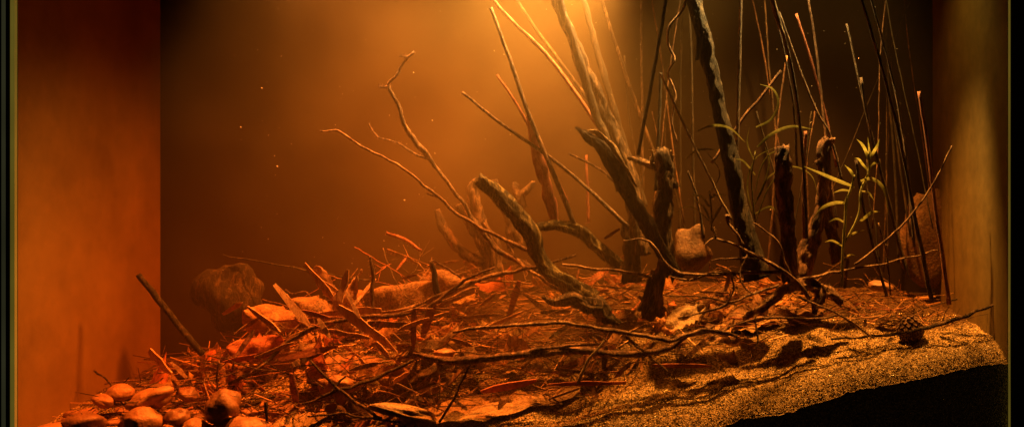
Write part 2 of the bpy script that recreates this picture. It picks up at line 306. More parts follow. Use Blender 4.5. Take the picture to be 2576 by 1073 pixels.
reeds = [
 ([(1235, 20, .28, 6), (1290, 170, .28, 7), (1335, 300, .28, 7.5), (1390, 430, .28, 8), (1445, 565, .3, 9)], M_REED, 'cut brown reed leaning over tangled wood'),
 ([(1162, 232, .26, 5), (1260, 310, .27, 5.5), (1380, 393, .28, 6), (1480, 475, .29, 7), (1580, 570, .3, 8)], M_REED, 'long stick leaning low across the open water'),
 ([(1250, 188, .4, 4), (1310, 280, .4, 5), (1370, 400, .42, 5), (1430, 510, .42, 5)], M_RED, 'thin reddish reed behind brown ones'),
 ([(1100, -200, .42, 5), (1240, 0, .42, 6), (1390, 155, .42, 7), (1500, 310, .42, 7), (1600, 450, .42, 7)], M_RED, 'pinkish cane leaning under the light'),
 ([(1200, -200, .56, 5), (1300, 0, .56, 6), (1420, 170, .56, 6), (1540, 330, .56, 7)], M_BARK, 'hazy cane deep in the water'),
 ([(1480, -150, .6, 5), (1520, 20, .6, 6), (1575, 190, .6, 6), (1625, 330, .6, 6), (1690, 500, .6, 7)], M_BARK, 'hazy cane deep in the water'),
 ([(1690, -130, .26, 5), (1675, 0, .26, 6), (1655, 120, .26, 6), (1635, 230, .26, 6), (1605, 390, .28, 6)], M_DARK, 'dark slanting reed beside curling root'),
 ([(1612, -100, .6, 3), (1613, 100, .6, 4), (1616, 300, .6, 4), (1618, 480, .6, 4)], M_REED, 'hazy cane deep in the water'),
 ([(1662, 182, .34, 6), (1660, 260, .34, 6), (1655, 370, .34, 6), (1650, 480, .34, 6)], M_DARK, 'short cut reed behind the stump'),
 ([(1660, 185, .24, 3.5), (1705, 280, .24, 4), (1755, 385, .24, 4), (1800, 475, .24, 4), (1840, 555, .24, 5)], M_PALE, 'slender pale stick leaning against dark trunk'),
 ([(1866, -150, .36, 5), (1864, 0, .36, 5), (1860, 150, .36, 6), (1856, 320, .36, 6), (1850, 460, .36, 6)], M_REED, 'straight dark reed standing in shade'),
 ([(1965, 178, .4, 5), (1918, 240, .4, 5), (1868, 300, .4, 5), (1790, 410, .4, 5)], M_RBARK, 'short stick leaning behind a trunk'),
 ([(1905, -150, .24, 4), (1945, 0, .24, 6), (1985, 140, .24, 5), (2008, 280, .24, 5), (2022, 430, .24, 5), (2030, 600, .25, 5)], M_REED, 'split reed with papery sheath'),
 ([(1960, 30, .35, 3), (2010, 170, .35, 4), (2050, 270, .35, 4), (2090, 345, .35, 4), (2120, 460, .35, 4)], M_REED, 'thin stem behind split reed'),
 ([(2003, 35, .45, 4), (2040, 150, .45, 4), (2075, 280, .45, 4), (2105, 420, .45, 5)], M_RED, 'hazy thin red stem'),
 ([(2026, 330, .28, 5), (2023, 400, .28, 6), (2021, 500, .28, 6), (2024, 600, .28, 6)], M_RED, 'stout red stem beside knobbly stump'),
 ([(2120, -150, .2, 5), (2168, 0, .2, 5.5), (2210, 140, .2, 5.5), (2250, 290, .2, 6), (2280, 430, .2, 6), (2310, 590, .2, 7), (2345, 760, .2, 8)], M_REED, 'long reed reaching from gravel past surface'),
 ([(2150, -150, .24, 4), (2192, 0, .24, 4), (2232, 140, .24, 4), (2262, 280, .24, 4), (2285, 440, .24, 5), (2300, 620, .25, 5)], M_REED, 'long reed standing close beside another'),
 ([(2130, 60, .38, 3), (2160, 200, .38, 3.5), (2195, 350, .38, 4), (2240, 520, .38, 4), (2285, 690, .38, 5)], M_REED, 'thin reed standing in shade'),
 ([(2165, 195, .26, 4.5), (2190, 330, .26, 4.5), (2225, 470, .26, 5), (2262, 620, .26, 5), (2285, 700, .26, 5)], M_REED, 'thin cut reed in shade'),
 ([(2312, 230, .2, 5.5), (2330, 340, .2, 6), (2350, 500, .2, 6.5), (2370, 640, .2, 7), (2388, 765, .2, 8)], M_RED, 'cut upright cane planted in gravel'),
 ([(2153, 402, .24, 5), (2168, 500, .24, 5), (2195, 610, .24, 5), (2230, 745, .24, 5)], M_REED, 'short thin cane beside green plant'),
 ([(2395, 366, .18, 2.5), (2365, 430, .18, 3), (2330, 490, .18, 3), (2275, 560, .18, 3.5), (2215, 615, .19, 3.5), (2150, 665, .2, 4)], M_TWIG, 'thin bent twig sweeping up from gravel'),
 ([(1475, 390, .5, 4), (1478, 470, .5, 5), (1480, 560, .5, 5)], M_RED, 'short hazy cane behind driftwood'),
 ([(348, 690, .3, 9), (400, 755, .3, 10), (470, 845, .3, 11), (510, 890, .3, 11)], M_DARK, 'dark stick leaning near the tank side'),
 ([(1560, 470, .4, 4), (1500, 420, .4, 4), (1430, 385, .4, 4)], M_REED, 'short stick crossing behind the stumps'),
 ([(1730, 430, .3, 4), (1755, 500, .3, 4), (1770, 600, .3, 5)], M_REED, 'short leaning stick beside trunk'),
 ([(1925, -60, .3, 3), (1965, 100, .3, 3), (1995, 260, .3, 3.5), (2005, 420, .3, 4)], M_REED, 'thin brown cane beside the split reed'),
 ([(2210, 560, .2, 2), (2230, 640, .2, 3), (2240, 740, .2, 3)], M_TWIG, 'short thin twig stuck in gravel'),
]
for i in range(26):
    c = R.choice([1560, 1640, 1700, 1930, 2000, 2040, 2090, 2180, 2250]) + R.uniform(-60, 60); dd = R.uniform(.42, .7); tp_ = R.choice([-120, -120, 140, 280, 400]); bt = R.uniform(560, 700)
    ln = R.gauss(.1, .16); q = (bt - tp_) * ln; r_ = R.uniform(1.6, 4)
    reeds.append(([(c - q * .5, tp_, dd, r_), (c - q * .15 + R.uniform(-10, 10), tp_ + (bt - tp_) * .35, dd, r_), (c + q * .2, tp_ + (bt - tp_) * .7, dd, r_ * 1.1), (c + q * .5, bt, dd, r_ * 1.2)], R.choice([M_BARK, M_RBARK, M_DARK]), 'slender faint cane in deep shade'))
for p, m, lab in reeds:
    wd('reed', lab, 'reed', m, [p], 8, 7, .12, .002, fuzz=36, group='reeds and canes standing in the tank', k=.78)
wd('bamboo_sheath', 'broad reddish bamboo sheath standing upright', 'bamboo sheath', M_RED,
   [[(1330, 280, .32, 5), (1345, 360, .32, 17), (1368, 450, .32, 19), (1388, 520, .32, 16), (1400, 570, .32, 12)]], 10, 8, .25, .003, flat=.35)
wd('curly_root', 'wavy curling root hanging in the water', 'root', M_TWIG,
   [[(1728, -40, .3, 3), (1722, 15, .3, 3.5), (1690, 60, .3, 3.5), (1678, 105, .3, 3.5), (1695, 150, .3, 3), (1680, 190, .3, 3), (1700, 240, .3, 3), (1690, 300, .3, 2.5), (1702, 360, .3, 2)]], 7, 7, .15, .005, fuzz=20, k=1)
wd('papery_strip', 'torn pale papery strip on a reed', 'reed sheath', M_PALE,
   [[(1935, -30, .235, 5), (1950, 30, .235, 8), (1972, 90, .235, 4), (1985, 140, .235, 1)]], 7, 6, .3, .003, flat=.3)
low = [
 ([[(1138, 835, .06, 4), (1200, 824, .06, 6), (1300, 817, .06, 6), (1400, 812, .07, 6), (1500, 824, .08, 6.5), (1600, 840, .09, 7), (1690, 857, .1, 8)], [(1690, 857, .1, 7), (1730, 838, .1, 7), (1790, 828, .11, 6), (1855, 845, .12, 5)]], M_TWIG, 'long smooth twig resting across the litter'),
 ([[(1038, 888, .07, 5), (1090, 903, .07, 12), (1200, 905, .07, 12), (1290, 893, .07, 13), (1380, 886, .08, 12), (1450, 880, .09, 12), (1560, 890, .1, 11), (1640, 884, .11, 10), (1690, 870, .12, 8), (1730, 845, .12, 7), (1790, 830, .14, 5)],
   [(1300, 893, .07, 9), (1340, 882, .07, 6), (1400, 872, .08, 5), (1500, 865, .08, 4)]], M_RBARK, 'thick dark branch lying along the litter'),
 ([[(575, 965, .12, 5), (650, 925, .13, 6), (715, 868, .15, 6), (790, 822, .16, 7), (890, 800, .17, 7), (1000, 792, .18, 7), (1080, 770, .19, 6), (1170, 705, .2, 5), (1245, 672, .22, 4)]], M_RBARK, 'long arched branch spanning the leaf pile'),
 ([[(932, 643, .2, 4), (938, 690, .2, 6), (936, 740, .2, 6.5), (930, 795, .2, 7)]], M_TWIG, 'short upright twig standing in the litter'),
 ([[(940, 800, .2, 5), (1030, 775, .21, 7), (1110, 742, .22, 7), (1180, 712, .24, 7), (1260, 690, .25, 7), (1350, 670, .26, 6), (1450, 640, .28, 4)]], M_TWIG, 'arched twig rising toward the stumps'),
 ([[(1568, 605, .16, 2.5), (1630, 606, .16, 3.5), (1665, 648, .16, 4), (1700, 682, .16, 5), (1760, 690, .16, 5.5), (1850, 686, .16, 6), (1965, 684, .17, 6)],
   [(1685, 694, .15, 2.5), (1730, 705, .15, 3.5), (1780, 690, .16, 4), (1850, 690, .16, 5)], [(1730, 705, .15, 2), (1745, 700, .15, 3)], [(1840, 690, .16, 3), (1845, 730, .16, 2.5), (1825, 770, .16, 2)]], M_TWIG, 'crooked branching twig over the stumps'),
 ([[(1775, 615, .17, 2), (1800, 600, .17, 3), (1850, 618, .17, 4), (1900, 640, .17, 5), (1955, 672, .17, 6), (2000, 705, .18, 7), (2040, 750, .18, 7)],
   [(1795, 570, .17, 2), (1800, 600, .17, 3)], [(1895, 560, .18, 2), (1925, 580, .18, 3), (1960, 610, .18, 3), (1975, 660, .18, 4), (1990, 700, .18, 4)],
   [(1830, 540, .17, 9), (1838, 570, .17, 5), (1870, 615, .17, 4)], [(1790, 655, .17, 2), (1850, 650, .17, 3), (1910, 655, .17, 4)]], M_TWIG, 'many forked spiky branch reaching over gravel'),
 ([[(2360, 628, .2, 1.5), (2300, 645, .2, 2.5), (2200, 665, .2, 3.5), (2110, 682, .2, 4), (2020, 700, .2, 5)]], M_TWIG, 'thin whip twig stretching over the gravel'),
 ([[(1415, 665, .2, 4), (1480, 672, .2, 4.5), (1560, 682, .2, 5), (1640, 695, .2, 5)]], M_TWIG, 'thin twig lying against the stumps'),
 ([[(1215, 560, .34, 4), (1240, 610, .34, 5), (1290, 650, .33, 6), (1350, 690, .3, 7), (1420, 740, .28, 7)]], M_TWIG, 'twig hanging down from the root cluster'),
 ([[(780, 905, .06, 3), (815, 945, .05, 4), (860, 985, .05, 4.5), (930, 1030, .04, 5), (960, 1050, .04, 5)]], M_BARK, 'dark twig sloping to the gravel'),
 ([[(1185, 915, .04, 3), (1165, 950, .04, 4), (1140, 1000, .03, 4), (1105, 1060, .03, 4)]], M_BARK, 'dark slanting twig poking up from sand'),
 ([[(668, 1010, .02, 6), (672, 1040, .02, 5), (678, 1080, .02, 5)]], M_BARK, 'short dark stub beside pebbles'),
 ([[(550, 905, .12, 2.5), (548, 940, .12, 3), (547, 985, .12, 3)]], M_TWIG, 'thin upright twig among stones'),
 ([[(760, 1015, .05, 3), (830, 990, .05, 5), (920, 960, .06, 6), (1000, 925, .07, 6), (1040, 905, .08, 5)],[(830, 990, .05, 4), (850, 960, .06, 3), (870, 945, .07, 2)]], M_BARK, 'dark forked branch near the pebbles'),
 ([[(770, 1045, .03, 3), (850, 1040, .03, 4), (930, 1050, .03, 4), (1010, 1060, .03, 3)]], M_BARK, 'dark twig lying on silted leaf'),
 ([[(1455, 965, .05, 5), (1470, 920, .05, 5), (1500, 880, .06, 4), (1520, 855, .07, 3)]], M_PALE, 'pale curved twig leaning on branch'),
 ([[(1575, 845, .09, 4), (1610, 875, .08, 4), (1645, 905, .08, 4), (1680, 935, .08, 3)]], M_TWIG, 'crossing twig at the sand edge'),
 ([[(1705, 800, .15, 3), (1800, 775, .16, 4), (1880, 745, .17, 4), (1960, 715, .18, 4)]], M_TWIG, 'thin twig beside root mound'),
 ([[(2010, 745, .17, 3), (2080, 775, .15, 4), (2140, 810, .14, 4), (2200, 850, .13, 3)]], M_TWIG, 'thin twig resting on silted slope'),
 ([[(1060, 630, .4, 4), (1020, 605, .4, 6), (972, 585, .4, 5)]], M_RED, 'reddish stick rising from the pile'),
 ([[(930, 705, .4, 3), (830, 690, .42, 3), (700, 665, .45, 3), (560, 640, .5, 2)]], M_DARK, 'faint long stick in the haze'),
 ([[(1085, 655, .25, 8), (1095, 700, .25, 10), (1105, 760, .25, 11)]], M_BARK, 'dark upright stub in the pile'),
 ([[(1160, 700, .22, 3), (1130, 675, .22, 3), (1090, 655, .22, 4)]], M_TWIG, 'thin crooked twig on the pile'),
 ([[(2518, 762, .12, 3), (2470, 776, .12, 5), (2420, 798, .12, 6), (2350, 820, .13, 6), (2270, 836, .14, 5), (2180, 846, .15, 4), (2090, 852, .16, 3)]], M_BARK, 'long thin dark bark strip with raised tip'),
 ([[(1900, 740, .15, 3), (1860, 700, .15, 2.5), (1880, 640, .16, 2)]], M_TWIG, 'thin crooked upright twig'),
 ([[(1780, 850, .12, 2), (1850, 815, .13, 3), (1930, 800, .14, 4), (2050, 800, .14, 3), (2120, 790, .15, 2)]], M_TWIG, 'thin winding twig on the slope'),
 ([[(1900, 880, .1, 2), (1905, 840, .11, 3), (1900, 790, .12, 2)]], M_TWIG, 'short twig poking from the slope'),
]
for p, m, lab in low:
    wd('fallen_branch', lab, 'branch', m, p, 9, 7, .22, .005, fuzz=60, k=.78)
spl = [((690, 715, .2), (785, 825, .17), 14), ((622, 770, .16), (705, 835, .15), 13), ((765, 662, .22), (842, 752, .2), 10), ((876, 678, .2), (842, 782, .19), 16),
       ((800, 790, .19), (960, 778, .19), 12), ((850, 770, .16), (1000, 885, .13), 16), ((1042, 775, .14), (1040, 882, .13), 10), ((945, 700, .26), (870, 790, .2), 7),
       ((375, 880, .2), (430, 940, .18), 16), ((1250, 735, .18), (1200, 775, .18), 6), ((960, 785, .17), (1090, 775, .17), 7), ((905, 900, .1), (920, 920, .1), 9),
       ((1380, 1003, .04), (1460, 975, .05), 5), ((1210, 985, .07), (1350, 955, .08), 13), ((1380, 966, .05), (1575, 962, .06), 9), ((1640, 918, .1), (1790, 920, .11), 9), ((1590, 910, .08), (1545, 950, .08), 8),
       ((1825, 730, .2), (1838, 680, .2), 8), ((1520, 600, .2), (1560, 575, .2), 6), ((820, 830, .14), (930, 850, .13), 9), ((700, 905, .1), (850, 870, .14), 12), ((560, 910, .12), (700, 885, .15), 12), ((740, 860, .12), (640, 900, .1), 8), ((990, 960, .08), (1030, 935, .09), 10),
       ((860, 740, .2), (800, 700, .22), 8), ((910, 820, .15), (880, 770, .16), 12), ((1000, 830, .13), (1080, 800, .13), 8), ((760, 780, .16), (830, 800, .15), 9), ((590, 840, .14), (650, 800, .16), 7), ((945, 860, .1), (980, 900, .1), 12), ((1100, 770, .16), (1160, 745, .17), 6),
       ((905, 800, .14), (870, 730, .16), 8), ((830, 850, .12), (800, 800, .13), 10), ((1010, 700, .25), (1050, 690, .25), 5), ((640, 830, .14), (590, 900, .12), 9), ((560, 790, .3), (610, 760, .3), 8), ((430, 910, .15), (470, 950, .14), 8),
       ((720, 740, .2), (760, 800, .18), 9), ((1130, 850, .1), (1190, 870, .1), 8), ((1150, 800, .13), (1260, 790, .14), 7), ((880, 930, .08), (960, 910, .08), 8)]
def shard(V, F, A, B, w, jag=.35):
    """flat angular plank: straight prism with uneven, torn outline"""
    t = (B - A).normalized(); u = t.cross(Vector((R.uniform(-.4, .4), 1, R.uniform(-.2, .5)))).normalized(); v = t.cross(u); n = 5; b = len(V)
    ws = [R.uniform(.15, .7)] + [R.uniform(.75, 1.15) for _ in range(n - 2)] + [R.uniform(.05, .6)]
    for i in range(n):
        c = A.lerp(B, i / (n - 1)) + v * R.uniform(-.15, .15) * w
        e1, e2 = ws[i] * w * R.uniform(1 - jag, 1), ws[i] * w * R.uniform(1 - jag, 1); h = w * .16
        V += [c + u * e1 + v * h, c - u * e2 + v * h, c - u * e2 - v * h, c + u * e1 - v * h]
    for i in range(n - 1):
        for k in range(4): F.append((b+i*4+k, b+i*4+(k+1) % 4, b+i*4+4+(k+1) % 4, b+i*4+4+k))
    F.append((b, b+3, b+2, b+1)); e = b + (n-1)*4; F.append((e, e+1, e+2, e+3))
for i, (a, b, w) in enumerate(spl):
    V, F = [], []; A, Bp = W(*a), W(*b); mid = (A + Bp) / 2; shard(V, F, A, Bp, w * .9 / 1000)
    mm = M_REDLEAF if i in (13, 14, 15, 20, 21) else (M_RED if i % 7 == 6 else M_SPL)
    thing('wood_splinter', mkmesh('wood_splinter', V, F, mm, False, mid), 'flat torn splinter of orange wood in litter', 'wood chip', mid, 'wood splinters in the litter')
# ------------------------------------------------------------- leaves
def leaf_geo(L, Wd, curl, wave, seed, tipcurl=0., jag=0.):
    V, F = [], []; nu, nv = 18, 8
    for i in range(nu + 1):
        u = i / nu; w = Wd * (math.sin(math.pi * min(1, u ** .8 * .97 + .02)) ** .75)
        for j in range(nv + 1):
            v = j / nv * 2 - 1
            wj = w * (1 + .12 * noise.noise(Vector((u * 6, seed, 0))) + jag * noise.noise(Vector((u * 17, seed, v))) * abs(v))
            z = curl * v * v * Wd + wave * noise.noise(Vector((u * 3 + seed, v * 1.6, seed))) + tipcurl * L * (u - .5) ** 2 * 4 - .004 * max(0, 1 - abs(v) * 6)
            V.append(Vector(((u - .5) * L, v * wj, z)))
    for i in range(nu):
        for j in range(nv):
            a = i * (nv + 1) + j; F.append((a, a+1, a+nv+2, a+nv+1))
    return V, F
def leaf(px, py, d, L, Wd, rot, m, lab, curl=.3, wave=.012, tip=0.):
    V, F = leaf_geo(L, Wd, curl, wave, R.uniform(0, 50), tip, .4)
    o = thing('dead_leaf', mkmesh('dead_leaf', V, F, m), lab, 'leaf', W(px, py, d)); o.rotation_euler = [math.radians(a) for a in rot]
def gleaf(x, y, L, Wd, rz, m, lab, off=.008, wave=.02, tip=0):
    V, F = leaf_geo(L, Wd, 0, wave, R.uniform(0, 50), 0, .4); c, s = math.cos(rz), math.sin(rz)
    for v in V:
        X, Y = x + v.x * c - v.y * s, min(.74, max(.01, y + v.x * s + v.y * c)); v.z = ground_z(X, Y) + off + abs(v.z) + tip * max(0, v.x / L) ** 2; v.x, v.y = X, Y
    o_ = Vector((x, y, ground_z(x, y))); thing('dead_leaf', mkmesh('dead_leaf', V, F, m, True, o_), lab, 'leaf', o_)
leaf(690, 785, .33, .17, .055, (45, 6, 15), M_LEAF, 'large curled brown leaf on the pile', -.7, .02)
leaf(640, 860, .2, .15, .045, (40, -8, 5), M_REDLEAF, 'rust red leaf lying in the pile', -.6, .02)
leaf(780, 765, .36, .16, .05, (40, 12, -20), M_DARKLEAF, 'broad curled leaf propped on the pile', -.8, .02)
leaf(1000, 725, .42, .2, .06, (38, -10, 10), M_DARKLEAF, 'dark curled leaf on the rear pile', -.8, .02)
leaf(1120, 695, .45, .18, .055, (42, 8, -12), M_DARKLEAF, 'dark curled leaf beside the roots', -.8, .02)
leaf(820, 715, .24, .12, .02, (70, 60, 0), M_LEAF, 'pointed leaf standing upright in the pile', -.5, .01)
leaf(880, 735, .22, .10, .018, (75, -70, 0), M_SPL, 'pointed pale leaf standing upright', -.4, .01)
leaf(1725, 795, .18, .12, .035, (50, -25, 0), M_DUST, 'flat tilted piece of brown leaf', .1)
leaf(1830, 845, .15, .09, .018, (30, 5, 0), M_SPL, 'bright orange leaf scrap by the sand', -.6)
leaf(850, 955, .1, .11, .03, (35, 3, 0), M_LEAF, 'rounded brown leaf among dark twigs', -.9)
for a in [(-.12, .10, .34, .06, .12, M_DUST, 'broad leaf dusted with sand', .014), (-.3, .2, .2, .05, -.3, M_LEAF, 'broad flat brown leaf in litter', .03), (.06, .15, .2, .04, .2, M_DUST, 'sand dusted leaf under branches', .014), (-.5, .22, .22, .05, .4, M_LEAF, 'broad flat leaf on the pile', .05),
          (-.55, .06, .15, .035, .3, M_DUST, 'silted leaf near pebbles', .01), (-.62, .12, .14, .035, -.3, M_LEAF, 'brown leaf near pebbles', .015), (.62, .38, .2, .04, -.2, M_DUST, 'silted leaf under the reeds', .012)]:
    gleaf(*a)
# ------------------------------------------------------------- litter
def yb(x): return lerp(x, [-1.2, -.9, -.5, -.3, 0, .4, 1.2], [.10, .06, .06, .07, .12, .25, .30])
def spot_at(xr=(-1.15, 1.2), ymax=.72, power=1.3, lift=.09):
    x = R.uniform(*xr)
    if x > .25 and R.random() < .4: x = R.uniform(-.95, .2)
    y0 = yb(x); y = y0 + (ymax - y0) * R.random() ** power
    pile = .5 + 1.2 * math.exp(-((x + .45) / .35) ** 2) + .6 * math.exp(-((x - .1) / .4) ** 2)
    if x > .7 or x < -.85: pile *= .6
    return x, y, ground_z(x, y) + lift * R.random() * pile * smooth(0, .12, y - yb(x)) + .003
def scatter(n, name, meshes, lab, cat, group, tilt, lift, smin, smax, **kw):
    for i in range(n):
        o = thing(name, R.choice(meshes), lab, cat, spot_at(lift=lift, **kw), group)
        s = R.uniform(smin, smax); o.scale = (s, s, s)
        o.rotation_euler = (math.radians(R.gauss(0, tilt)), math.radians(R.gauss(0, tilt)), R.uniform(0, 6.28))
lv = []
for k in range(14):
    V, F = leaf_geo(R.uniform(.09, .19), R.uniform(.022, .045), R.choice([-1.2, -.8, -.5, .4]), .03, k * 3.3, R.uniform(-.05, .2), .5)
    lv.append(mkmesh('leaf_variant', V, F, [M_DARKLEAF, M_LEAF, M_REDLEAF, M_DARKLEAF, M_DUST, M_DARKLEAF, M_LEAF][k % 7]))
scatter(150, 'leaf_scrap', lv, 'torn brown leaf in the litter', 'leaf', 'dead leaves in the litter', 25, .07, .4, 1.1, power=1.0, xr=(-1.1, .8))
tv = []
for k in range(20):
    V, F = [], []; L = R.uniform(.2, .5); r = R.uniform(.0011, .0030)
    p = [Vector((L * (t / 5 - .5), R.uniform(-.014, .014), R.uniform(-.01, .01))) for t in range(6)]
    tube(V, F, p, [r * (1.1 - .14 * t) for t in range(6)], 6, 5, .2, .003)
    for q in range(R.randrange(0, 4)):
        c = p[R.randrange(1, 5)]; e = c + Vector((R.uniform(.03, .1), R.uniform(-.05, .05), R.uniform(-.04, .04)))
        tube(V, F, [c, c.lerp(e, .5), e], [r * .7, r * .5, r * .3], 5, 3, .2, .001)
    tv.append(mkmesh('twig_variant', V, F, [M_TWIG, M_BARK, M_TWIG, M_REED, M_RED][k % 5]))
scatter(290, 'twig', tv, 'thin brown twig tangled in the litter', 'twig', 'twigs tangled in the litter', 17, .14, .45, 1.2)
sv = []
for k in range(12):
    V, F = [], []; L = R.uniform(.06, .17); shard(V, F, Vector((-L/2, 0, 0)), Vector((L/2, 0, 0)), R.uniform(.005, .013))
    sv.append(mkmesh('splinter_variant', V, F, [M_SPL, M_RBARK, M_REED, M_RED][k % 4], False))
scatter(150, 'wood_chip', sv, 'small torn wood chip in litter', 'wood chip', 'small wood chips in the litter', 35, .12, .5, 1.4, xr=(-1.0, .6))
V, F = [], []
for i in range(1200):
    x, y, z = spot_at(power=1.1, lift=.07, xr=(-1.15, 1.2)); c = Vector((x, y, z)); b = len(V)
    dr = Vector((R.gauss(0, 1), R.gauss(0, 1), R.gauss(0, .3))).normalized()
    if i % 8 < 7:
        L = R.uniform(.02, .07) if i % 2 else R.uniform(.05, .14); r = R.uniform(.0006, .0016); s = dr.cross(Vector((0, .3, 1))).normalized(); u = dr.cross(s)
        for t in (-1, -.5, 0, .5, 1):
            q = c + dr * L * t + s * R.uniform(-.004, .004) + u * R.uniform(-.004, .004)
            V += [q + s * r, q - s * r * .5 + u * r, q - s * r * .5 - u * r]
        for k in range(4):
            for j in range(3): F.append((b+k*3+j, b+k*3+(j+1) % 3, b+k*3+3+(j+1) % 3, b+k*3+3+j))
    else:
        s = dr.cross(Vector((R.gauss(0, 1), R.gauss(0, 1), 1.5))).normalized(); u = dr.cross(s); r = R.uniform(.004, .013); n_ = 6
        V.append(c)
        for k in range(n_):
            a = 6.283 * k / n_; rr = r * R.uniform(.4, 1.3); V.append(c + dr * math.cos(a) * rr * 1.6 + s * math.sin(a) * rr + u * R.uniform(-.3, .3) * rr)
        for k in range(n_): F.append((b, b+1+k, b+1+(k+1) % n_))
o = thing('fine_litter', mkmesh('fine_litter', V, F, islandmat('fine_litter', [(0, (.015, .008, .005)), (.4, (.10, .05, .025)), (.75, (.4, .22, .11)), (1, (.85, .56, .3))]), False), None, None)
o['kind'] = 'stuff'; o['label'] = 'fine broken twigs and leaf crumbs covering the bed'
# ------------------------------------------------------------- pebbles
def rock(name, p, rx, ry, rz, lab, cat, grp, m, amp=.25, nu=24, nv=16, rot=True):
    V, F = [], []; sd = R.uniform(0, 99)
    for j in range(nv + 1):
        th = math.pi * j / nv
        for i in range(nu):
            a = 2 * math.pi * i / nu; q = Vector((math.sin(th) * math.cos(a), math.sin(th) * math.sin(a), math.cos(th)))
            k = 1 + amp * noise.noise(q * 1.1 + Vector((sd, 0, 0))) + amp * .4 * noise.noise(q * 2.5 + Vector((sd, 0, 0))) + .04 * noise.noise(q * 7 + Vector((sd, 0, 0)))
            V.append(Vector((q.x * rx, q.y * ry, q.z * rz)) * k)
    for j in range(nv):
        for i in range(nu): F.append((j*nu+i, (j+1)*nu+i, (j+1)*nu+(i+1) % nu, j*nu+(i+1) % nu))
    o = thing(name, mkmesh(name, V, F, m), lab, cat, p, grp)
    if rot: o.rotation_euler = (R.uniform(-.2, .2), R.uniform(-.3, .3), R.uniform(-.6, .6))
PB = 'rounded river pebble half buried in sand'; PG = 'river pebbles on the sand'
for px, py, d, rx, rz in [(560, 1022, .04, 48, 40), (360, 1058, .03, 44, 34), (620, 1084, .02, 60, 38), (490, 1086, .02, 44, 32), (385, 1000, .1, 60, 28), (262, 1006, .12, 30, 16), (205, 1068, .06, 60, 30), (300, 986, .15, 38, 20), (110, 1088, .03, 60, 20),
          (450, 1048, .06, 30, 22), (475, 992, .12, 26, 16), (1120, 888, .1, 24, 12), (860, 960, .1, 34, 15), (1840, 860, .17, 18, 9), (2215, 720, .3, 30, 14)]:
    s = (D + d) / D / 1000
    rock('pebble', W(px, py, d), rx * s, rx * s * .85, rz * s, PB, 'pebble', PG, M_STONE, R.uniform(.18, .38))
s = (D + .04) / D / 1000
rock('pebble', W(1020, 1036, .04), 95 * s, 60 * s, 16 * s, 'flat silted stone lying on the sand', 'pebble', PG, M_DUST, .4)
for i in range(60):
    x = R.uniform(-1.22, -.55); y = R.uniform(.01, .2); s = R.uniform(.010, .028)
    rock('pebble', (x, y, ground_z(x, y) - s * .15), s * 1.25, s, s * .68, PB, 'pebble', PG, M_STONE, .35, 18, 12)
for i in range(80):
    x = R.uniform(-1.22, -.3); y = R.uniform(.01, .22); s = R.uniform(.004, .013)
    rock('pebble', (x, y, ground_z(x, y)), s * 1.3, s, s * .6, 'small orange pebble on the sand', 'pebble', PG, M_STONE, .4, 10, 7)
rock('rock', W(590, 745, .5), .10, .05, .10, 'dark pointed rock behind the leaf pile', 'rock', None, M_DARK, .5, rot=False)
rock('rock', W(1740, 625, .42), .050, .035, .068, 'rounded reddish stone standing behind a stump', 'rock', None, M_ROCK, .45, rot=False)
rock('rock', W(2340, 600, .66), .10, .035, .14, 'large rounded brown stone by the tank side', 'rock', None, M_ROCK, .35, rot=False)
# ------------------------------------------------------------- cone
V, F = [], []; r = .036; cc = W(2290, 757, .18); cc.z = ground_z(cc.x, cc.y) + r * .85
for i in range(90):
    th = math.acos(1 - 2 * (i + .5) / 90); a = i * 2.39996
    n_ = Vector((math.sin(th) * math.cos(a), math.sin(th) * math.sin(a), math.cos(th))); up = Vector((0, 0, 1)) - n_ * n_.z
    up = up.normalized() if up.length > .01 else Vector((1, 0, 0)); sd = n_.cross(up); c = n_ * r; h = .0068
    b = len(V); V += [c + sd * h + up * h * .2, c - sd * h + up * h * .2, c - up * h * .9 + n_ * .004, c + up * h, n_ * r * .7 + up * h * .2]
    F += [(b, b+3, b+1), (b, b+1, b+2), (b, b+2, b+4), (b+1, b+4, b+2), (b, b+4, b+3), (b+1, b+3, b+4)]
nu = 14; b = len(V)
for j in range(9):
    for i in range(nu):
        th = math.pi * j / 8; a = 2 * math.pi * i / nu; V.append(Vector((math.sin(th) * math.cos(a), math.sin(th) * math.sin(a), math.cos(th))) * r * .93)
for j in range(8):
    for i in range(nu): F.append((b+j*nu+i, b+(j+1)*nu+i, b+(j+1)*nu+(i+1) % nu, b+j*nu+(i+1) % nu))
thing('seed_cone', mkmesh('seed_cone', V, F, M_TWIG, False), 'round scaly brown seed cone on the gravel', 'seed cone', cc)
